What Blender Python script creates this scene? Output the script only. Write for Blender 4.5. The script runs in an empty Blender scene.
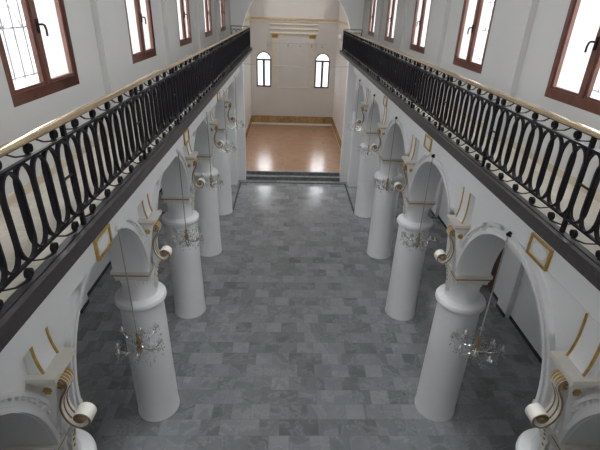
import bpy, bmesh, math, random
from mathutils import Vector, Matrix
random.seed(7)
PI = math.pi
SC = bpy.context.scene
COL = SC.collection

# ------------------------------------------------------------------ camera, sky, exposure
F_PX, PITCH, YAW, ROLL = 428.5, 26.915, 2.189, 1.916
cd = bpy.data.cameras.new('camera')
cam = bpy.data.objects.new('camera', cd)
COL.objects.link(cam)
cd.sensor_fit = 'HORIZONTAL'
cd.sensor_width = 36.0
cd.lens = 36.0 * F_PX / 600.0
cd.clip_start = 0.02
_th, _ya, _ro = (math.radians(a) for a in (PITCH, YAW, ROLL))
_fw = Vector((math.sin(_ya) * math.cos(_th), math.cos(_ya) * math.cos(_th), -math.sin(_th)))
_r = Vector((math.cos(_ya), -math.sin(_ya), 0))
_u = _r.cross(_fw)
_r2 = _r * math.cos(_ro) + _u * math.sin(_ro)
_u2 = -_r * math.sin(_ro) + _u * math.cos(_ro)
M3 = Matrix((_r2, _u2, -_fw)).transposed()
cam.matrix_world = Matrix.Translation((-0.356, 0, 8.0)) @ M3.to_4x4()
SC.camera = cam

GROUND, HORIZON, ZENITH = 0.6, 3.0, 6.5          # overcast sky: brightest overhead, dimmer towards the ground
wd = bpy.data.worlds.new('overcast_sky')
SC.world = wd
wd.use_nodes = True
_nt = wd.node_tree
bg = _nt.nodes['Background']
bg.inputs[0].default_value = (0.95, 0.975, 1.0, 1)
_tc = _nt.nodes.new('ShaderNodeTexCoord'); _sx = _nt.nodes.new('ShaderNodeSeparateXYZ')
_cv = _nt.nodes.new('ShaderNodeFloatCurve')
_nt.links.new(_tc.outputs['Generated'], _sx.inputs[0])
_mr = _nt.nodes.new('ShaderNodeMapRange')
_mr.inputs['From Min'].default_value = -1; _mr.inputs['From Max'].default_value = 1
_nt.links.new(_sx.outputs['Z'], _mr.inputs['Value'])
_rp = _nt.nodes.new('ShaderNodeValToRGB')
_nt.nodes.remove(_cv)
for _i, (_p, _v) in enumerate(((0.0, GROUND), (0.48, GROUND), (0.56, HORIZON), (0.70, HORIZON + 0.4 * (ZENITH - HORIZON)), (1.0, ZENITH))):
    _e = _rp.color_ramp.elements[_i] if _i < 2 else _rp.color_ramp.elements.new(_p)
    _e.position = _p; _e.color = (_v / 10, _v / 10, _v / 10, 1)
_mu = _nt.nodes.new('ShaderNodeMath'); _mu.operation = 'MULTIPLY'; _mu.inputs[1].default_value = 10.0
_nt.links.new(_mr.outputs['Result'], _rp.inputs['Fac']); _nt.links.new(_rp.outputs['Color'], _mu.inputs[0])
_nt.links.new(_mu.outputs[0], bg.inputs[1])
SC.view_settings.view_transform = 'Standard'
SC.view_settings.look = 'None'
SC.view_settings.gamma = 1
SC.view_settings.use_curve_mapping = False
SC.view_settings.exposure = 1.55
SC.cycles.max_bounces = 14
SC.cycles.diffuse_bounces = 8
SC.cycles.transparent_max_bounces = 24
SC.cycles.sample_clamp_indirect = 6.0
SC.cycles.use_denoising = True

# ------------------------------------------------------------------ materials
def nodes(name):
    m = bpy.data.materials.new(name)
    m.use_nodes = True
    nt = m.node_tree
    return m, nt, nt.nodes['Principled BSDF']

def mat(name, col, rough=0.6, metal=0.0, var=0.06, scale=3.0, bump=0.0, spec=0.5, bscale=60.0):
    m, nt, b = nodes(name)
    tc = nt.nodes.new('ShaderNodeTexCoord')
    nz = nt.nodes.new('ShaderNodeTexNoise')
    nz.inputs['Scale'].default_value = scale
    nz.inputs['Detail'].default_value = 4
    nt.links.new(tc.outputs['Object'], nz.inputs['Vector'])
    rp = nt.nodes.new('ShaderNodeValToRGB')
    rp.color_ramp.elements[0].position = 0.3
    rp.color_ramp.elements[1].position = 0.7
    rp.color_ramp.elements[0].color = (*[c * (1 - var) for c in col], 1)
    rp.color_ramp.elements[1].color = (*[min(1, c * (1 + var)) for c in col], 1)
    nt.links.new(nz.outputs['Fac'], rp.inputs['Fac'])
    nt.links.new(rp.outputs['Color'], b.inputs['Base Color'])
    b.inputs['Roughness'].default_value = rough
    b.inputs['Metallic'].default_value = metal
    b.inputs['Specular IOR Level'].default_value = spec
    if bump:
        n2 = nt.nodes.new('ShaderNodeTexNoise')
        n2.inputs['Scale'].default_value = bscale
        nt.links.new(tc.outputs['Object'], n2.inputs['Vector'])
        bp = nt.nodes.new('ShaderNodeBump')
        bp.inputs['Strength'].default_value = bump
        bp.inputs['Distance'].default_value = 0.01
        nt.links.new(n2.outputs['Fac'], bp.inputs['Height'])
        nt.links.new(bp.outputs['Normal'], b.inputs['Normal'])
    return m

def tile_mat(name, c1, c2, grout, bw, rh, vein, vein_amt, rough, offset=0.5, vscale=2.2, mortar=0.004, spec=0.5):
    """stone tiles: brick layout, per-tile tone, wandering veins"""
    m, nt, b = nodes(name)
    L = nt.links.new
    tc = nt.nodes.new('ShaderNodeTexCoord')
    br = nt.nodes.new('ShaderNodeTexBrick')
    br.offset = offset
    br.inputs['Scale'].default_value = 1.0
    br.inputs['Brick Width'].default_value = bw
    br.inputs['Row Height'].default_value = rh
    br.inputs['Mortar Size'].default_value = mortar
    br.inputs['Mortar Smooth'].default_value = 0.1
    br.inputs['Color1'].default_value = (0, 0, 0, 1)
    br.inputs['Color2'].default_value = (1, 1, 1, 1)
    br.inputs['Mortar'].default_value = (0.5, 0.5, 0.5, 1)
    L(tc.outputs['Object'], br.inputs['Vector'])
    # tile-shifted coordinates so the veins stop at every joint
    sh = nt.nodes.new('ShaderNodeVectorMath'); sh.operation = 'SCALE'
    sh.inputs['Scale'].default_value = 37.0
    L(br.outputs['Color'], sh.inputs[0])
    ad = nt.nodes.new('ShaderNodeVectorMath'); ad.operation = 'ADD'
    L(tc.outputs['Object'], ad.inputs[0]); L(sh.outputs['Vector'], ad.inputs[1])
    nz = nt.nodes.new('ShaderNodeTexNoise')
    nz.inputs['Scale'].default_value = vscale
    nz.inputs['Detail'].default_value = 8
    nz.inputs['Roughness'].default_value = 0.62
    nz.inputs['Distortion'].default_value = 0.45
    L(ad.outputs['Vector'], nz.inputs['Vector'])
    base = nt.nodes.new('ShaderNodeMix'); base.data_type = 'RGBA'
    base.inputs['A'].default_value = (*c1, 1); base.inputs['B'].default_value = (*c2, 1)
    half = nt.nodes.new('ShaderNodeMath'); half.operation = 'MULTIPLY_ADD'
    half.inputs[1].default_value = 0.55; 
    nn = nt.nodes.new('ShaderNodeMapRange')
    nn.inputs['From Min'].default_value = 0.3; nn.inputs['From Max'].default_value = 0.7
    nn.inputs['To Max'].default_value = 0.45
    L(nz.outputs['Fac'], nn.inputs['Value'])
    L(br.outputs['Color'], half.inputs[0]); L(nn.outputs['Result'], half.inputs[2])
    L(half.outputs[0], base.inputs['Factor'])
    # veins = thin ridge of the noise around 0.5
    v1 = nt.nodes.new('ShaderNodeMath'); v1.operation = 'SUBTRACT'; v1.inputs[1].default_value = 0.5
    v2 = nt.nodes.new('ShaderNodeMath'); v2.operation = 'ABSOLUTE'
    v3 = nt.nodes.new('ShaderNodeMapRange')
    v3.inputs['From Min'].default_value = 0.0; v3.inputs['From Max'].default_value = 0.03
    v3.inputs['To Min'].default_value = vein_amt; v3.inputs['To Max'].default_value = 0.0
    L(nz.outputs['Fac'], v1.inputs[0]); L(v1.outputs[0], v2.inputs[0]); L(v2.outputs[0], v3.inputs['Value'])
    mx = nt.nodes.new('ShaderNodeMix'); mx.data_type = 'RGBA'
    mx.inputs['B'].default_value = (*vein, 1)
    L(v3.outputs['Result'], mx.inputs['Factor']); L(base.outputs['Result'], mx.inputs['A'])
    mg = nt.nodes.new('ShaderNodeMix'); mg.data_type = 'RGBA'
    mg.inputs['B'].default_value = (*grout, 1)
    L(br.outputs['Fac'], mg.inputs['Factor']); L(mx.outputs['Result'], mg.inputs['A'])
    L(mg.outputs['Result'], b.inputs['Base Color'])
    b.inputs['Roughness'].default_value = rough
    b.inputs['Specular IOR Level'].default_value = spec
    return m

def glass_mat(name, refl, tint=(1, 1, 1)):
    m = bpy.data.materials.new(name); m.use_nodes = True
    nt = m.node_tree
    nt.nodes.remove(nt.nodes['Principled BSDF'])
    out = nt.nodes['Material Output']
    t = nt.nodes.new('ShaderNodeBsdfTransparent'); t.inputs[0].default_value = (*tint, 1)
    g = nt.nodes.new('ShaderNodeBsdfGlossy'); g.inputs['Roughness'].default_value = 0.02
    mx = nt.nodes.new('ShaderNodeMixShader'); mx.inputs[0].default_value = refl
    nt.links.new(t.outputs[0], mx.inputs[1]); nt.links.new(g.outputs[0], mx.inputs[2])
    nt.links.new(mx.outputs[0], out.inputs[0])
    return m

M = {}
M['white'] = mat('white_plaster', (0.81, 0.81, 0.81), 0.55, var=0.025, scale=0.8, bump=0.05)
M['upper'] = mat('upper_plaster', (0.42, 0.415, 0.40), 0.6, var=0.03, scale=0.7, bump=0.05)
M['cream'] = mat('cream_plaster', (0.575, 0.545, 0.51), 0.6, var=0.03, scale=0.9)
M['creamtrim'] = mat('cream_trim', (0.62, 0.55, 0.46), 0.5, var=0.05)
M['ivory'] = mat('ivory_paint', (0.72, 0.69, 0.63), 0.45, var=0.05, scale=8)
M['gold'] = mat('gold_paint', (0.55, 0.36, 0.10), 0.32, metal=0.65, var=0.22, scale=14)
M['goldline'] = mat('aged_gold_line', (0.27, 0.19, 0.11), 0.5, metal=0.2, var=0.25, scale=12)
M['goldpale'] = mat('pale_gold_paint', (0.50, 0.36, 0.20), 0.4, metal=0.2, var=0.15, scale=10)
M['iron'] = mat('black_iron', (0.010, 0.009, 0.011), 0.45, metal=0.0, var=0.2, scale=20, spec=0.14)
M['brass'] = mat('brass_handrail', (0.56, 0.43, 0.27), 0.2, metal=0.8, var=0.08, scale=6)
M['dkstone'] = mat('dark_granite', (0.034, 0.030, 0.030), 0.4, var=0.3, scale=25)
M['lip'] = mat('black_granite_lip', (0.010, 0.010, 0.011), 0.4, var=0.2, scale=25)
M['beige'] = tile_mat('beige_tiles', (0.29, 0.26, 0.22), (0.37, 0.34, 0.29), (0.40, 0.36, 0.29), 0.45, 0.45, (0.64, 0.6, 0.53), 0.15, 0.35, offset=0)
M['beigeskirt'] = mat('brown_beige_skirting', (0.40, 0.34, 0.26), 0.4, var=0.12)
M['floor'] = tile_mat('grey_marble_tiles', (0.13, 0.136, 0.141), (0.335, 0.345, 0.355), (0.2, 0.205, 0.205), 0.42, 0.40, (0.62, 0.63, 0.64), 0.16, 0.20, vscale=1.6)
M['border'] = mat('dark_marble_border', (0.05, 0.055, 0.055), 0.25, var=0.3, scale=12)
M['riser'] = mat('dark_step_marble', (0.14, 0.145, 0.145), 0.3, var=0.4, scale=8)
M['stepmarble'] = mat('grey_step_marble', (0.26, 0.26, 0.25), 0.25, var=0.25, scale=7)
M['tan'] = tile_mat('tan_ceramic_tiles', (0.33, 0.185, 0.108), (0.40, 0.23, 0.138), (0.40, 0.24, 0.15), 0.45, 0.45, (0.6, 0.38, 0.25), 0.2, 0.22, offset=0)
M['brownmarble'] = tile_mat('brown_marble_dado', (0.20, 0.10, 0.045), (0.44, 0.27, 0.12), (0.2, 0.12, 0.07), 0.55, 1.2, (0.62, 0.47, 0.28), 0.4, 0.25, offset=0, vscale=4)
M['brown'] = mat('brown_window_frame', (0.10, 0.038, 0.026), 0.4, var=0.18, scale=9)
M['dkframe'] = mat('dark_bronze_frame', (0.035, 0.028, 0.028), 0.4, var=0.2)
M['door'] = mat('dark_brown_wood', (0.085, 0.032, 0.02), 0.4, var=0.3, scale=5)
M['glass'] = glass_mat('window_glass', 0.05)
M['crystal'] = glass_mat('chandelier_crystal', 0.5, (0.95, 0.95, 0.93))
M['bulb'] = mat('frosted_glass', (0.75, 0.73, 0.68), 0.25, var=0.03)
M['brassdk'] = mat('old_brass', (0.36, 0.25, 0.12), 0.35, metal=0.8, var=0.2)
M['rod'] = mat('painted_rod', (0.42, 0.40, 0.38), 0.4, metal=0.3, var=0.1)
M['steel'] = mat('grey_steel', (0.35, 0.36, 0.37), 0.4, metal=0.5, var=0.1)
M['plastic'] = mat('white_plastic', (0.75, 0.75, 0.73), 0.4, var=0.03)

# ------------------------------------------------------------------ mesh builder
class MB:
    def __init__(s):
        s.v = []; s.f = []
    def vert(s, p):
        s.v.append(tuple(p)); return len(s.v) - 1
    def face(s, pts):
        s.f.append([s.vert(p) for p in pts])
    def box(s, a, b, chamfer=0.0):
        x0, y0, z0 = (min(a[i], b[i]) for i in range(3)); x1, y1, z1 = (max(a[i], b[i]) for i in range(3))
        i = len(s.v)
        s.v += [(x0, y0, z0), (x1, y0, z0), (x1, y1, z0), (x0, y1, z0), (x0, y0, z1), (x1, y0, z1), (x1, y1, z1), (x0, y1, z1)]
        for q in ((0, 3, 2, 1), (4, 5, 6, 7), (0, 1, 5, 4), (1, 2, 6, 5), (2, 3, 7, 6), (3, 0, 4, 7)):
            s.f.append([i + k for k in q])
    def tube(s, pts, r, n=8, closed=False, cap=True):
        pts = [Vector(p) for p in pts]
        N = len(pts)
        rr = r if isinstance(r, (list, tuple)) else [r] * N
        rings = []
        up = None
        for i, p in enumerate(pts):
            if closed: t = (pts[(i + 1) % N] - pts[i - 1])
            else: t = pts[min(i + 1, N - 1)] - pts[max(i - 1, 0)]
            if t.length < 1e-9: t = Vector((0, 0, 1))
            t.normalize()
            if up is None:
                up = t.orthogonal().normalized()
            else:
                up = up - t * up.dot(t)
                if up.length < 1e-6: up = t.orthogonal()
                up.normalize()
            w = t.cross(up)
            rings.append([s.vert(p + (up * math.cos(2 * PI * k / n) + w * math.sin(2 * PI * k / n)) * rr[i]) for k in range(n)])
        M_ = N if closed else N - 1
        for i in range(M_):
            a, b = rings[i], rings[(i + 1) % N]
            for k in range(n):
                s.f.append([a[k], a[(k + 1) % n], b[(k + 1) % n], b[k]])
        if not closed and cap:
            s.f.append(rings[0][::-1]); s.f.append(rings[-1])
    def ribbon(s, pts, wid, thick, axis, closed=False):
        """flat bar swept along pts; axis = unit width direction"""
        ax = Vector(axis); pts = [Vector(p) for p in pts]; N = len(pts); rings = []
        for i, p in enumerate(pts):
            if closed: t = pts[(i + 1) % N] - pts[i - 1]
            else: t = pts[min(i + 1, N - 1)] - pts[max(i - 1, 0)]
            t.normalize()
            nrm = t.cross(ax).normalized()
            th = thick[i] if isinstance(thick, (list, tuple)) else thick
            wd_ = wid[i] if isinstance(wid, (list, tuple)) else wid
            rings.append([s.vert(p + ax * (a * wd_ / 2) + nrm * (b * th / 2)) for a, b in ((-1, -1), (1, -1), (1, 1), (-1, 1))])
        for i in range(N if closed else N - 1):
            a, b = rings[i], rings[(i + 1) % N]
            for k in range(4):
                s.f.append([a[k], a[(k + 1) % 4], b[(k + 1) % 4], b[k]])
        if not closed:
            s.f.append(rings[0][::-1]); s.f.append(rings[-1])
    def lathe(s, prof, c=(0, 0, 0), n=32, cap=True, axis='z'):
        rings = []
        for r, z in prof:
            ring = []
            for k in range(n):
                a = 2 * PI * k / n
                if axis == 'z': p = (c[0] + r * math.cos(a), c[1] + r * math.sin(a), c[2] + z)
                elif axis == 'y': p = (c[0] + r * math.cos(a), c[1] + z, c[2] - r * math.sin(a))
                else: p = (c[0] + z, c[1] + r * math.cos(a), c[2] + r * math.sin(a))
                ring.append(s.vert(p))
            rings.append(ring)
        for i in range(len(rings) - 1):
            a, b = rings[i], rings[i + 1]
            for k in range(n):
                s.f.append([a[k], a[(k + 1) % n], b[(k + 1) % n], b[k]])
        if cap:
            s.f.append(rings[0][::-1]); s.f.append(rings[-1])
    def octa(s, c, r, h):
        x, y, z = c
        i = len(s.v)
        s.v += [(x, y, z + h), (x + r, y, z), (x, y + r, z), (x - r, y, z), (x, y - r, z), (x, y, z - h)]
        for k in range(4):
            s.f.append([i, i + 1 + k, i + 1 + (k + 1) % 4]); s.f.append([i + 5, i + 1 + (k + 1) % 4, i + 1 + k])
    def prism(s, poly, lo, hi, mapf):
        """poly of (u,v) extruded w=lo..hi ; mapf(u,v,w)->xyz"""
        a = [s.vert(mapf(u, v, lo)) for u, v in poly]; b = [s.vert(mapf(u, v, hi)) for u, v in poly]
        n = len(poly)
        s.f.append(a[::-1]); s.f.append(b)
        for k in range(n):
            s.f.append([a[k], a[(k + 1) % n], b[(k + 1) % n], b[k]])
    def mesh(s, name, m, ang=32):
        me = bpy.data.meshes.new(name)
        me.from_pydata(s.v, [], s.f)
        bm = bmesh.new(); bm.from_mesh(me)
        bmesh.ops.remove_doubles(bm, verts=bm.verts, dist=1e-5)
        bmesh.ops.recalc_face_normals(bm, faces=bm.faces)
        bm.to_mesh(me); bm.free()
        for p in me.polygons: p.use_smooth = True
        me.set_sharp_from_angle(angle=math.radians(ang))
        me.materials.append(m)
        return me
    def build(s, name, m, parent=None, loc=None, ang=32):
        o = bpy.data.objects.new(name, s.mesh(name, m, ang))
        COL.objects.link(o)
        if parent: o.parent = parent
        if loc: o.location = loc
        return o

def thing(name, label, cat, loc=(0, 0, 0), group=None, rotz=0):
    o = bpy.data.objects.new(name, None); COL.objects.link(o)
    o.empty_display_size = 0.2
    o.location = loc; o.rotation_euler = (0, 0, rotz)
    o['label'] = label; o['category'] = cat
    if group: o['group'] = group
    return o

def tag(o, label, cat, group=None):
    o['label'] = label; o['category'] = cat
    if group: o['group'] = group
    return o

def copy_tree(o, parent=None):
    c = o.copy(); COL.objects.link(c); c.parent = parent
    for ch in list(o.children): copy_tree(ch, c)
    return c

def struct(mb, name, m, ang=32):
    o = mb.build(name, m, None, ang=ang); o['kind'] = 'structure'
    return o

def portal(loc, sx, sy, direction):
    """daylight sampling portal in a window opening (emits nothing of its own)"""
    l = bpy.data.lights.new('daylight_portal', 'AREA'); l.shape = 'RECTANGLE'; l.size = sx; l.size_y = sy
    l.cycles.is_portal = True
    o = bpy.data.objects.new('daylight_portal', l); COL.objects.link(o)
    o.location = loc
    o.rotation_euler = Vector(direction).to_track_quat('-Z', 'Y').to_euler()

# walls with (arched) openings --------------------------------------------------
def wall(axis, a, b, u0, u1, v0, v1, ops, nseg=24):
    """axis 'y': wall runs along y between x=a..b ; axis 'x': runs along x between y=a..b.
    ops: (centre, half width, bottom, spring, arched)"""
    mb = MB()
    def P(u, v, w):
        return (w, u, v) if axis == 'y' else (u, w, v)
    def strip(poly):                     # front and back
        mb.face([P(u, v, a) for u, v in poly]); mb.face([P(u, v, b) for u, v in poly])
    def edge(p, q):
        mb.face([P(*p, a), P(*q, a), P(*q, b), P(*p, b)])
    ops = sorted(ops); cur = u0
    for c, h, zb, zs, arched in ops:
        l, r = c - h, c + h
        if l > cur + 1e-6:
            strip([(cur, v0), (l, v0), (l, v1), (cur, v1)]); edge((cur, v0), (l, v0)); edge((cur, v1), (l, v1))
        if zb > v0 + 1e-6:
            strip([(l, v0), (r, v0), (r, zb), (l, zb)]); edge((l, zb), (r, zb)); edge((l, v0), (r, v0))
        if arched: pts = [(c - h * math.cos(PI * k / nseg), zs + h * math.sin(PI * k / nseg)) for k in range(nseg + 1)]
        else: pts = [(l, zs), (r, zs)]
        for p, q in zip(pts[:-1], pts[1:]):
            strip([p, q, (q[0], v1), (p[0], v1)]); edge(p, q); edge((p[0], v1), (q[0], v1))
        if zs - zb > 1e-4:
            edge((l, zb), (l, zs)); edge((r, zb), (r, zs))
        cur = r
    if u1 > cur + 1e-6:
        strip([(cur, v0), (u1, v0), (u1, v1), (cur, v1)]); edge((cur, v0), (u1, v0)); edge((cur, v1), (u1, v1))
    edge((u0, v0), (u0, v1)); edge((u1, v0), (u1, v1))
    return mb

# ------------------------------------------------------------------ dimensions (metres)
S = 3.40; Y1 = 6.77                       # bay spacing, first fully visible column
COLY = [Y1 + S * k for k in (-1, 0, 1, 2, 3)]
CROWN = [Y1 + S * (k - 0.5) for k in (-1, 0, 1, 2, 3, 4)]
WC = 3.10; XF, XB = 2.80, 3.40            # arcade faces
SPRING = 3.74; RAD = 1.41
YW, YE = -4.0, 20.75                       # west end, chancel arch
WU = 2.89; ZG = 6.30                        # upper wall face, gallery floor
WA = 6.3                                   # aisle wall
YB = 31.0; ZAL = 0.40; WCH = 2.9          # chancel back wall, floor, half width
WINY = [4.8, 8.2, 11.6, 15.0, 18.4]
BZ = {-1: 5.24, 1: 5.34}                  # underside of the gallery beams
XBS = {-1: 2.57, 1: 2.68}                 # beam faces
ord_ = ['first', 'second', 'third', 'fourth', 'fifth', 'sixth']

# ------------------------------------------------------------------ structure
mb = MB(); mb.box((-WA - .4, YW - .4, -0.3), (WA + .4, 21.2, 0)); struct(mb, 'floor', M['floor'])
# dark border strips let into the floor
mb = MB()
for sx in (-1, 1):
    mb.box((sx * 2.62, 16.9, -0.05), (sx * 2.70, 20.5, 0.004))
    mb.box((sx * 3.5, 16.58, -0.05), (sx * 6.28, 16.76, 0.004))
mb.box((-2.70, 20.40, -0.05), (2.70, 20.5, 0.005))
struct(mb, 'trim_1', M['border'])
# two chancel steps (dark risers, paler treads) and the chancel floor
mb = MB(); mb.box((-2.42, 20.82, -0.1), (2.42, 21.06, ZAL / 2 - .03)); mb.box((-2.42, 21.06, -.1), (2.42, 21.3, ZAL - .03))
struct(mb, 'trim_2', M['riser'])
mb = MB(); mb.box((-2.42, 20.80, ZAL / 2 - .03), (2.42, 21.06, ZAL / 2)); mb.box((-2.42, 21.04, ZAL - .03), (2.42, 21.2, ZAL))
struct(mb, 'trim_3', M['stepmarble'])
mb = MB(); mb.box((-WCH - .3, 21.2, -0.2), (WCH + .3, YB + .2, ZAL)); struct(mb, 'floor_chancel', M['tan'])

# arcades
for sx, side in ((-1, 'left'), (1, 'right')):
    ops = [(c, RAD, SPRING, SPRING, True) for c in CROWN]
    w = wall('y', sx * XF, sx * XB, YW, YE, SPRING, 6.2, ops, nseg=32)
    struct(w, 'wall_arcade_' + side, M['white'])
    # end walls at floor level: last respond before the chancel, first pier at the west
    mb = MB(); mb.box((sx * XF, CROWN[5] + RAD, 0), (sx * XB, YE, SPRING)); mb.box((sx * XF, YW, 0), (sx * XB, CROWN[0] - RAD, SPRING))
    struct(mb, 'wall_respond_' + side, M['white'])
    # beam carrying the gold frames
    mb = MB()
    zb_ = BZ[sx]; XBM = XBS[sx]; prof = [(XF, zb_), (XBM + .03, zb_), (XBM, zb_ + .03), (XBM, 6.0), (XBM - .08, 6.06), (XBM - .16, 6.2), (XF, 6.2)]
    mb.prism([(p[0] * sx, p[1]) for p in prof], YW, YE, lambda u, v, w_: (u, w_, v))
    struct(mb, 'trim_beam_' + side, M['white'])
    # gallery slab, its beige floor and granite edge
    mb = MB(); mb.box((sx * 1.98, YW, 6.2), (sx * XB, YE, ZG - .02)); struct(mb, 'floor_gallery_slab_' + side, M['white'])
    mb = MB(); mb.box((sx * 2.06, YW, ZG - .02), (sx * WU, YE, ZG)); struct(mb, 'floor_gallery_' + side, M['beige'])
    mb = MB(); mb.box((sx * 1.955, YW, 6.21), (sx * 1.98, YE, 6.325)); mb.box((sx * 1.955, YW, 6.325), (sx * 2.0, YE, 6.335)); struct(mb, 'trim_fascia_' + side, M['dkstone'])
    mb = MB(); mb.box((sx * 2.0, YW, ZG - .01), (sx * 2.06, YE, 6.345)); struct(mb, 'trim_lip_' + side, M['lip'])
    mb = MB(); mb.box((sx * (WU - .015), YW, ZG), (sx * WU, YE, ZG + .09)); struct(mb, 'baseboard_' + side, M['beigeskirt'])
    # clerestory wall with window openings
    ops = [(y, .70, 7.09, 8.75, True) for y in WINY]
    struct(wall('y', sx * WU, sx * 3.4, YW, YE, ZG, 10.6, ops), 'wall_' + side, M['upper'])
    mb = MB()
    for k in range(5):
        y = 6.22 + S * (k - 1)
        mb.box((sx * (WU - .08), y, ZG), (sx * WU, y + .56, 10.4))
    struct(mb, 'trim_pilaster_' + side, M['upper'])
    # aisle: outer wall, ceiling, pilasters, dark skirting
    ops = [(y, .55, 2.9, 4.3, True) for y in (CROWN[4], CROWN[5])]  # openings for the added, unseen aisle windows
    if sx > 0: ops.append((11.75, .62, 0.0, 2.3, False))
    struct(wall('y', sx * WA, sx * (WA + .4), YW, YE, 0, 5.9, ops), 'wall_aisle_' + side, M['white'])
    mb = MB(); mb.box((sx * XB, YW, 5.7), (sx * (WA + .4), YE, 5.9)); struct(mb, 'ceiling_aisle_' + side, M['white'])
    mb = MB()
    for y in COLY: mb.box((sx * (WA - .15), y - .28, 0), (sx * WA, y + .28, 5.7))
    struct(mb, 'trim_aisle_' + side, M['white'])
    mb = MB()
    segs = []; cur = YW
    for y in COLY: segs.append((cur, y - .28)); cur = y + .28
    segs.append((cur, YE))
    for a, b in segs:
        if sx > 0 and a < 11.7 < b:
            mb.box((WA - .015, a, 0), (WA, 11.11, .12)); mb.box((WA - .015, 12.39, 0), (WA, b, .12))
        else: mb.box((sx * (WA - .015), a, 0), (sx * WA, b, .12))
    for y in COLY: mb.box((sx * (WA - .165), y - .29, 0), (sx * (WA - .15), y + .29, .12))
    struct(mb, 'baseboard_aisle_' + side, M['border'])
    # east and west ends of the aisle
    mb = MB(); mb.box((sx * XB, 20.4, 0), (sx * (WA + .4), YE, 5.9)); struct(mb, 'wall_aisle_east_' + side, M['white'])
    mb = MB(); mb.box((sx * XB, YW - .3, 0), (sx * (WA + .4), YW, 5.9)); struct(mb, 'wall_aisle_west_' + side, M['white'])
    # chancel side wall, its dado and mouldings
    struct(wall('y', sx * WCH, sx * (WCH + .4), 21.1, YB, 0, 11, [(25.5, 1.0, 8.6, 9.6, True), (28.6, 1.0, 8.6, 9.6, True)]), 'wall_chancel_' + side, M['cream'])  # high openings for the added, unseen side windows
    mb = MB(); mb.box((sx * (WCH - .03), 21.2, ZAL + .12), (sx * WCH, YB, ZAL + .6)); struct(mb, 'baseboard_chancel_' + side, M['brownmarble'])
    mb = MB(); mb.box((sx * (WCH - .10), 21.2, 7.22), (sx * WCH, YB, 7.34)); struct(mb, 'trim_cornice_' + side, M['goldpale'])

# chancel arch wall
struct(wall('x', 20.75, 21.15, -3.4, 3.4, 0, 12.9, [(0, 2.42, 0, 6.7, True)], nseg=40), 'wall_chancel_arch', M['white'])
mb = MB()
for sx in (-1, 1):
    mb.box((sx * 2.37, 20.7, 6.52), (sx * 2.6, 21.2, 6.62)); mb.box((sx * 2.34, 20.7, 6.62), (sx * 2.64, 21.2, 6.7))
struct(mb, 'trim_chancel_impost', M['white'])
# west wall (behind the viewer) with windows added to let in light, loft floor, nave vault, chancel ceiling
struct(wall('x', YW - .3, YW, -3.5, 3.5, 0, 13.6, [(-1.6, .6, 7.4, 9.0, True), (0, .8, 7.4, 10.2, True), (1.6, .6, 7.4, 9.0, True)]), 'wall_west', M['white'])
mb = MB(); mb.box((-2.04, YW, 6.0), (2.04, 0.15, ZG)); struct(mb, 'floor_loft', M['beige'])
n = 32
def vault(y0, y1, k0, k1, name):
    mb = MB(); ra, rb = 2.9, 3.15
    for k in range(k0, k1):
        a0, a1 = PI * k / n, PI * (k + 1) / n
        p = [(r * math.cos(a), 10.4 + .8 * r * math.sin(a)) for r, a in ((ra, a0), (ra, a1), (rb, a1), (rb, a0))]
        mb.prism(p, y0, y1, lambda u, v, w_: (u, w_, v))
    struct(mb, name, M['white'])
SKY0, SKY1 = -3.0, 11.0                     # unseen roof light along the vault ridge, added to brighten the nave
vault(YW, SKY0, 0, n, 'ceiling'); vault(SKY1, YE, 0, n, 'ceiling_east')
vault(SKY0, SKY1, 0, 14, 'ceiling_right'); vault(SKY0, SKY1, 18, n, 'ceiling_left')
xs = 2.9 * math.cos(PI * 14 / n); zs_ = 10.4 + .8 * 2.9 * math.sin(PI * 14 / n)
mb = MB()
for k in range(14):
    y = SKY0 + (SKY1 - SKY0) * k / 13
    mb.box((-xs, y - .03, zs_ + .05), (xs, y + .03, zs_ + .13))
for x in (-xs, 0, xs): mb.box((x - .03, SKY0, zs_ + .05), (x + .03, SKY1, zs_ + .13))
rl = struct(mb, 'window_roof', M['plastic'])
mb = MB(); mb.box((-xs, SKY0, zs_ + .085), (xs, SKY1, zs_ + .095)); mb.build('pane', M['glass'], rl)
portal((0, (SKY0 + SKY1) / 2, zs_ + .2), 2 * xs, SKY1 - SKY0, (0, 0, -1))
mb = MB()
for a, b in (((-3.1, 21.15), (3.1, 21.3)), ((-3.1, 23.3), (3.1, YB + .4)), ((-3.1, 21.3), (-2.4, 23.3)), ((2.4, 21.3), (3.1, 23.3))):
    mb.box((a[0], a[1], 10.9), (b[0], b[1], 11.2))
struct(mb, 'ceiling_chancel', M['cream'])
mb = MB()
for k in range(6): mb.box((-2.4, 21.3 + 1.94 * k / 5, 11.0), (2.4, 21.36 + 1.94 * k / 5, 11.08))
for x in (-2.37, 0, 2.37): mb.box((x - .03, 21.3, 11.0), (x + .03, 23.3, 11.08))
rl = struct(mb, 'window_chancel_roof', M['plastic'])  # unseen skylight, added to brighten the chancel
mb = MB(); mb.box((-2.4, 21.3, 11.035), (2.4, 23.3, 11.045)); mb.build('pane', M['glass'], rl)
portal((0, 22.3, 11.15), 4.8, 2.0, (0, 0, -1))
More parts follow.
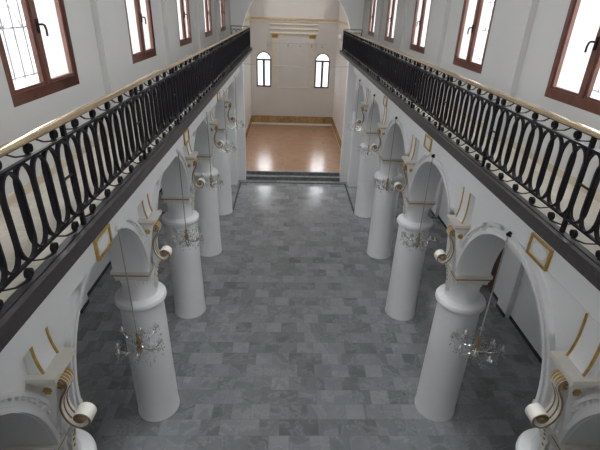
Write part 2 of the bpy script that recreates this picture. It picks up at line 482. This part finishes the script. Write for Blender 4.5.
# back wall with its two arched windows
BW = [(-2.0, .505, 3.0, 4.785, True), (2.0, .505, 3.0, 4.785, True)]
struct(wall('x', YB, YB + .4, -3.1, 3.1, 0, 11, BW), 'wall_back', M['cream'])
def backbox(name, m, boxes):
    mb = MB()
    for x0, x1, z0, z1, d in boxes: mb.box((x0, YB - d, z0), (x1, YB, z1))
    return struct(mb, name, m)
backbox('baseboard_back', M['brownmarble'], [(-WCH, WCH, ZAL + .12, ZAL + .62, .04)])
backbox('trim_4', M['ivory'], [(-WCH, WCH, ZAL, ZAL + .12, .10)])
backbox('trim_5', M['creamtrim'], [(-1.5, 1.5, 2.93, 3.02, .05)])
backbox('trim_6', M['creamtrim'], [(-1.42, -1.08, 3.02, 6.15, .10), (1.08, 1.42, 3.02, 6.15, .10)])
backbox('trim_7', M['goldpale'], [(-WCH, WCH, 7.22, 7.36, .14)])
backbox('trim_8', M['ivory'], [(-WCH, WCH, 7.14, 7.24, .09), (-1.6, 1.6, 6.44, 6.52, .07), (-1.6, 1.6, 6.70, 6.76, .08), (-1.6, 1.6, 6.98, 7.03, .08)])
backbox('trim_9', M['goldpale'], [(-1.05, 1.05, 6.37, 6.44, .07), (-1.6, 1.6, 6.64, 6.70, .085), (-1.6, 1.6, 6.92, 6.98, .085)])
backbox('trim_10', M['creamtrim'], [(-2.02, -1.94, 7.36, 10.8, .05), (-.04, .04, 7.36, 10.8, .05), (1.94, 2.02, 7.36, 10.8, .05)])
# archivolts of the back windows
mb = MB()
for sx in (-1, 1):
    for r in (.60, .68):
        mb.ribbon([(sx * 2.0 - r * math.cos(PI * k / 20), YB - .015, 4.785 + r * math.sin(PI * k / 20)) for k in range(21)], .03, .03, (0, 1, 0))
struct(mb, 'trim_11', M['creamtrim'])

# archivolts on the arcade: two fillets and a row of dentils per arch
tn = 12
for sx in (-1, 1):
    for c in CROWN:
        mb = MB()
        def arc(r, n=36): return [(c - r * math.cos(PI * k / n), SPRING + r * math.sin(PI * k / n)) for k in range(n + 1)]
        for ra, rb, d in ((1.415, 1.465, .055), (1.465, 1.53, .02), (1.55, 1.59, .075)):
            A, B = arc(ra), arc(rb)
            for i in range(36):
                mb.prism([A[i], A[i + 1], B[i + 1], B[i]], XF - d, XF, lambda u, v, w_: (w_ * sx, u, v))
        for k in range(46):
            t = PI * (k + .5) / 46; q = .022
            e, f = (-math.cos(t), math.sin(t)), (math.sin(t), math.cos(t))
            P = [(c + e[0] * rr + f[0] * a, SPRING + e[1] * rr + f[1] * a) for rr, a in ((1.515, -q), (1.515, q), (1.555, q), (1.555, -q))]
            mb.prism(P, XF - .05, XF, lambda u, v, w_: (w_ * sx, u, v))
        struct(mb, 'trim_%d' % tn, M['white']); tn += 1

# ------------------------------------------------------------------ windows
def arch_outline(h, zb, zs, n=20):
    return [(-h, zb), (h, zb)] + [(h * math.cos(PI * k / n), zs + h * math.sin(PI * k / n)) for k in range(n + 1)]

wn = [0]
def window(axis, pos, w0, dirn, h, zb, zs, m, fr=.075, bottom=.11, grille=True, handle=True, fan=False):
    """arched two-casement window. w0 = inner wall face coordinate, dirn = +1/-1 outward direction"""
    wn[0] += 1
    def P(u, v, w):
        return (w0 + dirn * w, pos + u, v) if axis == 'y' else (pos + u, w0 + dirn * w, v)
    ax = (1, 0, 0) if axis == 'y' else (0, 1, 0)
    out = arch_outline(h, zb, zs); inn = arch_outline(h - fr, zb + bottom, zs)
    root = MB()
    n_ = len(out)
    for i in range(n_):
        j = (i + 1) % n_
        root.prism([out[i], out[j], inn[j], inn[i]], .0, .07, P)
    root.prism([(-h + fr, zs - .04), (h - fr, zs - .04), (h - fr, zs + .04), (-h + fr, zs + .04)], .0, .07, P)
    root.prism([(-.045, zb + bottom), (.045, zb + bottom), (.045, zs - .04), (-.045, zs - .04)], -.01, .065, P)
    if fan:
        for a in (45, 90, 135):
            t = math.radians(a); e = (math.cos(t), math.sin(t)); q = (-e[1] * .012, e[0] * .012)
            root.prism([(e[0] * .12 + q[0], zs + e[1] * .12 + q[1]), (e[0] * (h - fr) + q[0], zs + e[1] * (h - fr) + q[1]), (e[0] * (h - fr) - q[0], zs + e[1] * (h - fr) - q[1]), (e[0] * .12 - q[0], zs + e[1] * .12 - q[1])], .02, .05, P)
    R = root.build('window_%d' % wn[0], m); R['kind'] = 'structure'
    for s_ in (-1, 1):
        a, b = sorted((s_ * .045, s_ * (h - fr)))
        f = MB(); q = .03; z0, z1 = zb + bottom, zs - .04
        for r in ((a, z0, b, z0 + q), (a, z1 - q, b, z1), (a, z0 + q, a + q, z1 - q), (b - q, z0 + q, b, z1 - q)):
            f.prism([(r[0], r[1]), (r[2], r[1]), (r[2], r[3]), (r[0], r[3])], .01, .055, P)
        cs = f.build('casement', m, R)
        g = MB(); g.prism([(a + q, z0 + q), (b - q, z0 + q), (b - q, z1 - q), (a + q, z1 - q)], .03, .036, P); g.build('pane', M['glass'], cs)
    g = MB(); arc_ = [((h - fr) * math.cos(PI * k / 16), zs + .04 + (h - fr - .04) * math.sin(PI * k / 16)) for k in range(17)]
    g.prism(arc_, .03, .036, P); g.build('fanlight_pane', M['glass'], R)
    if handle:
        hm = MB(); zc = zb + .66
        hm.prism([(-.02, zc - .06), (.02, zc - .06), (.02, zc + .07), (-.02, zc + .07)], -.025, -.01, P)
        path = [P(0, zc + .02, -.02), P(0, zc + .02, -.05), P(.02, zc + .02, -.06), P(.05, zc + .01, -.06), P(.068, zc - .03, -.06), P(.075, zc - .09, -.055)]
        hm.tube(path, .011, 8); hm.build('handle', M['iron'], R)
    if grille:
        gm = MB(); d = .46
        for k in range(-3, 4):
            u = k * h / 3.6; zt = zs + math.sqrt(max(0, h * h - u * u)) - .05
            gm.tube([P(u, zb + .10, d), P(u, zt, d)], .013, 6)
        for zz in (zb + .12, zb + .62, zb + 1.1, zs):
            gm.tube([P(-h, zz, d), P(h, zz, d)], .012, 6)
        for k in (-2, 0, 2):
            for s_ in (-1, 1):
                gm.tube([P(k * h / 3.6 - .18 * s_, zb + .62, d), P(k * h / 3.6 + .18 * s_, zb + 1.1, d)], .009, 6)
        gm.build('grille', M['steel'], R)
    # sampling portal in the plane of the opening
    c = P(0, (zb + zs + h) / 2, .12); dv = (-dirn, 0, 0) if axis == 'y' else (0, -dirn, 0)
    portal(c, 2 * h, zs + h - zb, dv)

for sx in (-1, 1):
    for y in WINY: window('y', y, sx * WU, sx, .70, 7.09, 8.75, M['brown'], grille=True)
for c in (-2.0, 2.0): window('x', c, YB, 1, .505, 3.0, 4.785, M['dkframe'], fr=.06, bottom=.07, grille=False, handle=False, fan=True)
for sx in (-1, 1):
    for i in (4, 5):
        window('y', CROWN[i], sx * WA, sx, .55, 2.9, 4.3, M['brown'], grille=False)  # aisle windows, added out of view to light the interior
for sx in (-1, 1):
    for c in (25.5, 28.6): window('y', c, sx * WCH, sx, 1.0, 8.6, 9.6, M['dkframe'], grille=False, handle=False)  # high chancel windows, added out of view for more light
for c, h, zs in ((-1.6, .6, 9.0), (0, .8, 10.2), (1.6, .6, 9.0)):
    window('x', c, YW, -1, h, 7.4, zs, M['brown'], grille=False, handle=False)  # west windows, added behind the viewer for extra daylight

# side door in the right aisle
mb = MB()
mb.box((6.26, 11.13, 0), (6.36, 11.21, 2.32)); mb.box((6.26, 12.29, 0), (6.36, 12.37, 2.32)); mb.box((6.26, 11.21, 2.24), (6.36, 12.29, 2.32))
dr = mb.build('door_1', M['door']); dr['kind'] = 'structure'
for a, b in ((11.21, 11.745), (11.755, 12.29)):
    mb = MB(); mb.box((6.31, a, 0.01), (6.35, b, 2.24))
    for z0, z1 in ((.2, .9), (1.05, 2.05)): mb.box((6.295, a + .1, z0), (6.31, b - .1, z1))
    mb.build('door_leaf', M['door'], dr)
mb = MB(); mb.tube([(6.31, 11.82, 1.05), (6.25, 11.82, 1.05), (6.25, 11.93, 1.05)], .012, 8); mb.build('door_handle', M['brassdk'], dr)

# ------------------------------------------------------------------ columns
def make_column(label):
    t = thing('column', label, 'column', group='round arcade columns')
    t['kind'] = 'thing'
    mb = MB()
    mb.lathe([(.44, 0), (.44, .05), (.43, .08), (.42, 1.2), (.405, 2.92), (.405, 2.95)], n=48)
    mb.build('shaft', M['white'], t)
    mb = MB()
    mb.lathe([(.40, 2.92), (.44, 2.93), (.465, 2.955), (.475, 2.99), (.472, 3.03), (.455, 3.06), (.42, 3.075), (.37, 3.085), (.33, 3.10)], n=48)
    mb.build('ring', M['white'], t)
    mb = MB()
    mb.lathe([(.33, 3.09), (.315, 3.13), (.30, 3.22), (.295, 3.40), (.30, 3.50), (.31, 3.54)], n=40)
    for k in range(28):
        a = 2 * PI * k / 28; ca, sa = math.cos(a), math.sin(a)
        mb.tube([(.302 * ca, .302 * sa, 3.41), (.308 * ca, .308 * sa, 3.52)], .013, 6)
    mb.build('neck', M['white'], t)
    mb = MB()
    for hs, z0, z1 in ((.295, 3.53, 3.60), (.31, 3.60, 3.64), (.335, 3.672, 3.7385)):
        mb.box((-hs, -hs, z0), (hs, hs, z1))
    cp = mb.build('capital', M['ivory'], t)
    mb = MB(); mb.box((-.325, -.325, 3.64), (.325, .325, 3.672)); o = mb.build('gilt_band', M['goldline'], cp); o['label'] = 'dull gold band on the capital'
    return t

col0 = None
LP = {-1: 'left', 1: 'right'}
for sx in (-1, 1):
    for k, y in enumerate(COLY):
        lab = 'white round column in the %s arcade, %s from the chancel steps' % (LP[sx], ord_[4 - k])
        if col0 is None: col0 = o = make_column(lab)
        else: o = copy_tree(col0); o['label'] = lab
        o.location = (sx * WC, y, 0)

# ------------------------------------------------------------------ scroll consoles (local +x = towards the nave, origin on the wall face)
def spiral(c, r0, r1, a0, a1, n):
    return [(c[0] + (r0 + (r1 - r0) * k / n) * math.cos(a0 + (a1 - a0) * k / n), c[1] + (r0 + (r1 - r0) * k / n) * math.sin(a0 + (a1 - a0) * k / n)) for k in range(n + 1)]
def bez(pts, n=14):
    out = []
    for k in range(n + 1):
        t = k / n; q = [Vector(p) for p in pts]
        while len(q) > 1: q = [a.lerp(b, t) for a, b in zip(q[:-1], q[1:])]
        out.append(tuple(q[0]))
    return out

def make_console(label, sx):
    t = thing('scroll_console', label, 'bracket', group='scroll consoles under the galleries')
    # wedge body behind the scroll
    mb = MB()
    mb.prism([(0, 3.82), (.03, 3.85), (.08, 4.1), (.15, 4.4), (.20, 4.70), (0, 4.70)], -.11, .11, lambda u, v, w: (u, w, v))
    body = mb.build('body', M['white'], t)
    for sy in (-1, 1):
        mb = MB()
        mb.lathe([(.042, 0), (.042, .010), (.026, .022), (.008, .026)], (0.10, 0, 4.57), n=16, axis='y')
        for k in range(6):
            a = 2 * PI * k / 6
            mb.lathe([(.015, .006), (.015, .016), (.005, .022)], (.10 + .034 * math.cos(a), 0, 4.57 + .034 * math.sin(a)), n=8, axis='y')
        o = mb.build('rosette', M['gold'], body)
        o.location = (0, sy * .11, 0)
        if sy < 0: o.scale = (1, -1, 1)
    # S scroll
    top = spiral((.20, 4.62), .016, .075, PI * 2.6, 0, 30)         # ends at the nave side going down
    lowv = (.31, 4.10)
    s1 = bez([(.275, 4.62), (.27, 4.48), (.10, 4.42), (.10, 4.20), (.16, 3.985), (.31, 3.985)], 18)
    low = spiral(lowv, .115, .016, -PI / 2, PI * 2.2, 36)
    path = [p for p in top] + s1[1:] + low[1:]
    W_ = .165
    wl = [W_ * .9] * len(top) + [W_ * (.9 + .1 * k / 18) for k in range(1, 19)] + [W_ * .9] * 36
    mb = MB()
    mb.ribbon([(u, 0, v) for u, v in path], wl, .026, (0, 1, 0)); sc = mb.build('scroll', M['ivory'], t)
    mb = MB()
    for sy in (-1, 1): mb.tube([(u, sy * wl[i] / 2, v) for i, (u, v) in enumerate(path)], .012, 6)
    for sy in (-.034, .034):
        mb.tube([(u, sy, v) for u, v in [(a + .015, b + .006) for a, b in s1[2:15]]], .008, 6)
    o = mb.build('gilt_edging', M['goldline'], sc); o['label'] = 'thin gold lines along the scroll'
    mb = MB(); mb.lathe([(.062, -.074), (.068, 0), (.062, .074)], (.20, 0, 4.62), n=20, axis='y')
    for q in (-.055, -.02, .02, .055): mb.lathe([(.086, -.011), (.093, 0), (.086, .011)], (.20, q, 4.625), n=20, axis='y')
    o = mb.build('upper_volute', M['gold'], t); o['label'] = 'gilded upper roll of the scroll'
    mb = MB(); mb.lathe([(.035, -.09), (.05, -.075), (.05, .075), (.035, .09)], (lowv[0], 0, lowv[1]), n=18, axis='y')
    o = mb.build('lower_volute', M['goldline'], t)
    # acanthus tail running down to the column neck
    tail = bez([(.24, 4.005), (.17, 3.95), (.13, 3.84), (.11, 3.76), (.085, 3.66), (.07, 3.36)], 16)
    wd_ = [.16 - .07 * (k / 16) + .025 * math.sin(k * 1.4) for k in range(17)]
    mb = MB(); mb.ribbon([(u, 0, v) for u, v in tail], wd_, .045, (0, 1, 0)); tl = mb.build('leaf_tail', M['ivory'], t)
    mb = MB()
    for k in range(3, 14, 2):
        u, v = tail[k]; mb.lathe([(.004, -.02), (.017, -.01), (.017, .01), (.004, .02)], (u + .02, 0, v + .014), n=10, axis='y')
    o = mb.build('bead_row', M['goldline'], tl)
    # block carrying the cove pilaster
    mb = MB()
    mb.box((0, -.17, 4.70), (.23, .17, 4.745)); mb.box((0, -.215, 4.775), (.275, .215, 4.83))
    bl = mb.build('block', M['ivory'], t)
    mb = MB(); mb.box((0, -.19, 4.745), (.25, .19, 4.775)); mb.build('gilt_band', M['goldpale'], bl)
    # flaring pilaster up to the beam
    fr = bez([(.13, 4.83), (.09, 4.95), (.08, 5.10), (.098, 5.29 if sx < 0 else 5.39)], 10)
    mb = MB(); mb.prism([(0, 4.83)] + fr + [(0, fr[-1][1])], -.15, .15, lambda u, v, w: (u, w, v))
    pl = mb.build('flared_pilaster', M['white'], t)
    for sy in (-1, 1):
        mb = MB(); mb.ribbon([(u + .006, sy * .14, v) for u, v in fr], .022, .02, (0, 1, 0))
        o = mb.build('gilt_strip', M['gold'], pl); o['label'] = 'gold edge strip of the pilaster'
    return t

for sx in (-1, 1):
    con0 = None
    for k, y in enumerate(COLY):
        lab = 'white and gold scroll console on the %s arcade, %s from the chancel steps' % (LP[sx], ord_[4 - k])
        if con0 is None: con0 = o = make_console(lab, sx)
        else: o = copy_tree(con0); o['label'] = lab
        o.location = (sx * (XF - .0015), y - .14, -.0515)
        o.rotation_euler = (0, 0, 0 if sx < 0 else PI)

# ------------------------------------------------------------------ gold framed panels on the beam
def make_panel(label):
    t = thing('framed_panel', label, 'wall panel', group='gold framed panels over the arches')
    a, b = .22, .14
    mb = MB()
    for (y0, z0, y1, z1) in ((-a, -b, a, -b + .027), (-a, b - .027, a, b), (-a, -b + .027, -a + .027, b - .027), (a - .027, -b + .027, a, b - .027)):
        mb.box((0, y0, z0), (.035, y1, z1))
    mb.build('gold_frame', M['gold'], t)
    mb = MB(); mb.box((0, -a + .027, -b + .027), (.012, a - .027, b - .027))
    f = mb.build('field', M['ivory'], t)
    mb = MB(); mb.prism([(.145 * math.cos(2 * PI * k / 28) * (1 if abs(math.cos(2 * PI * k / 28)) > .3 else 1), .085 * math.sin(2 * PI * k / 28)) for k in range(28)], .012, .022, lambda u, v, w: (w, u, v))
    mb.build('oval_boss', M['white'], f)
    return t
pan0 = None
for sx in (-1, 1):
    for i, y in enumerate((4.58, 9.3, 14.1) if sx < 0 else (4.33, 8.9, 13.45)):
        lab = 'gold framed white panel on the %s gallery beam, %s from the chancel' % (LP[sx], ('farthest', 'second', 'nearest')[i])
        if i == 0: lab = 'gold framed white panel on the %s gallery beam, third from the chancel' % LP[sx]
        if i == 2: lab = 'gold framed white panel on the %s gallery beam, first from the chancel' % LP[sx]
        if pan0 is None: pan0 = o = make_panel(lab)
        else: o = copy_tree(pan0); o['label'] = lab
        o.location = (sx * XBS[sx], y, 5.40 if sx < 0 else 5.50)
        o.rotation_euler = (0, 0, 0 if sx < 0 else PI)

# ------------------------------------------------------------------ wrought iron railings
XR = 2.025; ZT, ZBt = 7.08, 6.47; HP = .17; PITCHP = HP * 10
def stadium(w, z0, z1, n=10):
    r = w / 2
    return [(r * math.cos(PI * k / n), z1 - r * 1.6 + r * 1.6 * math.sin(PI * k / n)) for k in range(n + 1)] + [(-r * math.cos(PI * k / n), z0 + r * 1.6 - r * 1.6 * math.sin(PI * k / n)) for k in range(n + 1)]
hoop = MB(); hoop.ribbon([(0, u, v) for u, v in stadium(.182, ZBt + .01, ZT - .01)], .030, .017, (1, 0, 0), closed=True)
HOOP = hoop.mesh('hoop', M['iron'], 40)
def scroll_mesh(name, top):
    mb = MB(); s_ = 1
    zc = (ZT + .055) if top else 6.402
    sp = [(-a_, b_) for a_, b_ in spiral((0, 0), .012, .036, PI * 3.2, -PI / 2 * 1, 26)]
    pts = [(0, u, zc + s_ * v) for u, v in sp]
    tail = [(0, sp[-1][0] - .05, zc - .034), (0, -.16, zc - .008), (0, -.27, zc + .05)]
    mb.ribbon(pts + tail, [.03] * len(pts) + [.022, .014, .01], .010, (1, 0, 0))
    mb.lathe([(.020, -.01), (.026, 0), (.020, .01)], (0, 0, zc), n=14, axis='x')
    return mb.mesh(name, M['iron'], 40)
ST, SB = scroll_mesh('scroll', True), scroll_mesh('foot_scroll', False)
pb = MB(); pb.box((-.014, 0, ZT - .008), (.014, PITCHP, ZT + .008)); TOPB = pb.mesh('upper_bar', M['iron'])
pb = MB(); pb.box((-.014, 0, ZBt - .008), (.014, PITCHP, ZBt + .008)); LOWB = pb.mesh('lower_bar', M['iron'])
pb = MB(); pb.box((-.016, -.016, 6.34), (.016, .016, 7.18)); POST = pb.mesh('post', M['iron'])
pb = MB(); pb.tube([(0, -.16, 6.70), (0, -.16, 6.76), (0, -.145, 6.785), (0, -.12, 6.79), (0, .02, 6.79)], .011, 6); LATCH = pb.mesh('tie_bar', M['iron'])
def inst(name, me, parent, loc=(0, 0, 0)):
    o = bpy.data.objects.new(name, me); COL.objects.link(o); o.parent = parent; o.location = loc
    return o
NP = 12; Y0R = 3.21 - 2 * PITCHP
for sx in (-1, 1):
    t = thing('gallery_railing', 'long black wrought iron railing with brass handrail along the %s gallery edge' % LP[sx], 'railing', (sx * XR, 0, 0), 'gallery railings')
    yend = Y0R + PITCHP * NP
    mb = MB()
    prof = [(-.035, 7.185), (-.036, 7.2), (-.026, 7.218), (0, 7.225), (.026, 7.218), (.036, 7.2), (.035, 7.185)]
    mb.prism(prof, Y0R, yend, lambda u, v, w: (u, w, v)); mb.build('handrail', M['brass'], t)
    mb = MB(); mb.box((-.016, Y0R, 7.172), (.016, yend, 7.186)); mb.build('handrail_bar', M['iron'], t)
    for k in range(NP + 1): inst('post', POST, t, (0, Y0R + PITCHP * k, 0))
    for k in range(0, NP + 1):
        inst('tie_bar', LATCH, t, (0, Y0R + PITCHP * k, 0))
    for k in range(NP):
        y0 = Y0R + PITCHP * k
        p = bpy.data.objects.new('panel', None); COL.objects.link(p); p.parent = t; p.location = (0, y0, 0); p.empty_display_size = .1
        inst('upper_bar', TOPB, p); inst('lower_bar', LOWB, p)
        for j in range(10): inst('hoop', HOOP, p, ((.007 if j % 2 else -.007), HP * (j + .5), 0))
        for j in range(5):
            inst('scroll', ST, p, (0, HP * (2 * j + 1.2), 0)); inst('foot_scroll', SB, p, (0, HP * (2 * j + 1.2), 0))
    # short railing closing the gallery end by the chancel arch
    e = thing('gallery_end_railing', 'short black iron railing closing the far end of the %s gallery' % LP[sx], 'railing', (sx * 2.46, YE - .35, 0), 'gallery end railings')
    mb = MB(); mb.prism(prof, -.40, .40, lambda u, v, w: (w, u, v)); mb.build('handrail', M['brass'], e)
    mb = MB(); mb.box((-.40, -.014, ZT - .008), (.40, .014, ZT + .008)); mb.box((-.40, -.014, ZBt - .008), (.40, .014, ZBt + .008)); mb.build('bar', M['iron'], e)
    for q in (-.38, .38): inst('post', POST, e, (q, 0, 0))
    for j in range(4):
        o = inst('hoop', HOOP, e, (-.245 + HP * j, (.007 if j % 2 else -.007), 0)); o.rotation_euler = (0, 0, PI / 2)

# ------------------------------------------------------------------ chandeliers hung from the arch crowns (origin on the beam face)
ZCH = -1.9
def make_chandelier(label, arm_, hm):
    t = thing('chandelier', label, 'chandelier', group='crystal chandeliers under the arches')
    mb = MB(); mb.box((0, -.025, -.035), (.02, .025, .035)); mb.tube([(.02, 0, 0), (arm_, 0, .02)], .010, 8)
    mb.lathe([(.010, -.05), (.03, -.038), (.034, -.018), (.02, .0), (.01, .015)], (arm_, 0, .02), n=16)
    mb.build('wall_hook', hm, t)
    zc = ZCH
    mb = MB(); mb.tube([(arm_, 0, -.03), (arm_, 0, zc + .22)], .011, 8); mb.build('rod', M['rod'], t)
    mb = MB(); mb.lathe([(.012, .24), (.03, .2), (.015, .16), (.035, .08), (.05, .03), (.03, -.03), (.055, -.07), (.035, -.12), (.012, -.17)], (arm_, 0, zc), n=18); mb.build('stem', M['brassdk'], t)
    n = 8
    for k in range(n):
        a = 2 * PI * (k + .3) / n; R = .30 + .05 * (k % 2); lift = .10 * (k % 2)
        prof = bez([(.03, -.05 + lift), (.14, -.17 + lift), (.24, -.12 + lift), (R, .0 + lift)], 9)
        mb = MB(); mb.tube([(r * math.cos(a), r * math.sin(a), z) for r, z in prof], .012, 6)
        mb.lathe([(.01, 0), (.042, .012), (.046, .02), (.012, .024)], (R * math.cos(a), R * math.sin(a), lift), n=12)
        arm = mb.build('arm', M['crystal'], t, loc=(arm_, 0, zc))
        mb = MB(); mb.lathe([(.009, .02), (.009, .05), (.015, .06), (.017, .075), (.007, .10), (.002, .11)], (R * math.cos(a), R * math.sin(a), lift), n=10); mb.build('candle_bulb', M['bulb'], arm)
    mb = MB(); rnd = random.Random(3)
    for k in range(8):
        a = 2 * PI * (k + .3) / 8; R = .30 + .05 * (k % 2); lift = .10 * (k % 2)
        for j in range(5):
            aa = a + 2 * PI * j / 5
            mb.octa((arm_ + R * math.cos(a) + .045 * math.cos(aa), R * math.sin(a) + .045 * math.sin(aa), zc + lift - .03), .009, .03)
        for j in range(1, 7):      # swag to the next arm
            f = j / 7; b = a + f * 2 * PI / 8; rr = .32; dz = -.10 * math.sin(PI * f) + (lift * (1 - f) + (.10 - lift) * f)
            mb.octa((arm_ + rr * math.cos(b), rr * math.sin(b), zc + dz), .010, .014)
        for j in range(5):         # strings up to the crown of the stem
            f = (j + 1) / 6
            mb.octa((arm_ + R * (1 - f) * math.cos(a), R * (1 - f) * math.sin(a), zc + .02 + .18 * f + lift * (1 - f) - .05 * math.sin(PI * f)), .011, .016)
    for k in range(150):
        a = rnd.uniform(0, 2 * PI); r = rnd.uniform(.06, .42)
        mb.octa((arm_ + r * math.cos(a), r * math.sin(a), zc + rnd.uniform(-.2, .12) * (1.1 - r * 1.6)), .010, .026)
    o = mb.build('crystal_drops', M['crystal'], t, ang=10); o['kind'] = 'stuff'
    return t
for sx in (-1, 1):
    ch0 = None; ZCH = 3.36 - 5.36
    for i in (1, 2, 3, 4, 5):
        lab = 'crystal chandelier hanging by the %s arcade, under the %s arch from the chancel' % (LP[sx], ord_[5 - i])
        if ch0 is None: ch0 = o = make_chandelier(lab, .03, M['plastic'] if sx < 0 else M['iron'])
        else: o = copy_tree(ch0); o['label'] = lab
        o.location = (sx * XBS[sx], CROWN[i] - .05, 5.36)
        o.rotation_euler = (0, 0, 0 if sx < 0 else PI)

# ------------------------------------------------------------------ chancel fittings
c0 = None
for x in (-1.25, 1.25):
    lab = 'carved gold capital on the %s pilaster of the back wall' % ('left' if x < 0 else 'right')
    if c0 is None:
        t = thing('pilaster_capital', lab, 'capital', group='gold capitals on the back wall')
        mb = MB(); mb.box((-.2, -.12, 0), (.2, 0, .05)); mb.box((-.25, -.17, .21), (.25, 0, .27)); mb.build('abacus', M['gold'], t)
        mb = MB()
        for r in range(2):
            for k in range(4 - r):
                u = (k - (3 - r) / 2) * .11
                mb.lathe([(.01, 0), (.045, .03), (.055, .07), (.03, .1), (.008, .11)], (u, -.10, .04 + .08 * r), n=10)
        mb.build('leaves', M['gold'], t)
        for q in (-1, 1):
            mb = MB(); mb.ribbon([(q * (.17 + u), -.14, .16 + v) for u, v in spiral((0, 0), .06, .012, PI / 2, PI * 3.4, 20)], .05, .014, (0, 1, 0)); mb.build('volute', M['gold'], t)
        c0 = t
    else:
        t = copy_tree(c0); t['label'] = lab
    t.location = (x, YB, 6.15)

# spotlight track in front of the back wall
t = thing('spotlight_track', 'thin grey spotlight rail across the back wall below the gold capitals', 'light fitting', (0, YB, 5.86))
mb = MB(); mb.box((-1.85, -.32, -.012), (2.1, -.29, .012)); mb.build('rail', M['steel'], t)
for x in (-1.6, -.4, .5, 1.9):
    mb = MB(); mb.tube([(x, 0, 0), (x, -.29, 0)], .01, 6); mb.build('rail_bracket', M['steel'], t)
for x in (-1.7, -.35, .45, 1.2, 1.9):
    mb = MB(); mb.tube([(x, -.305, -.012), (x, -.305, -.08)], .012, 6)
    mb.lathe([(.02, 0), (.045, -.03), (.05, -.14), (.052, -.15)], (x, -.305, -.07), n=14); mb.build('spotlight', M['steel'], t)
# cable spanning the chancel arch
mb = MB(); mb.tube([(-2.42 + 4.84 * k / 16, 20.9, 5.62 - .06 * math.sin(PI * k / 16)) for k in range(17)], .012, 6)
tag(mb.build('cable', M['steel']), 'thin grey cable stretched across the chancel opening', 'cable')
# sconces on the right chancel wall
for y, z, lab in ((25.6, 7.75, 'white wall sconce high on the right chancel wall, the upper of two'), (28.2, 6.4, 'white wall sconce on the right chancel wall, the lower of two')):
    t = thing('wall_sconce', lab, 'wall lamp', (WCH, y, z), 'sconces on the chancel wall')
    mb = MB(); mb.box((-.03, -.09, -.16), (0, .09, -.04)); mb.tube([(-.03, 0, -.1), (-.12, 0, -.1), (-.15, 0, -.03)], .014, 8); mb.build('wall_plate', M['goldpale'], t)
    mb = MB(); mb.lathe([(.03, -.03), (.07, .03), (.085, .12), (.06, .2), (.03, .24)], (-.15, 0, 0), n=18); mb.build('shade', M['plastic'], t)
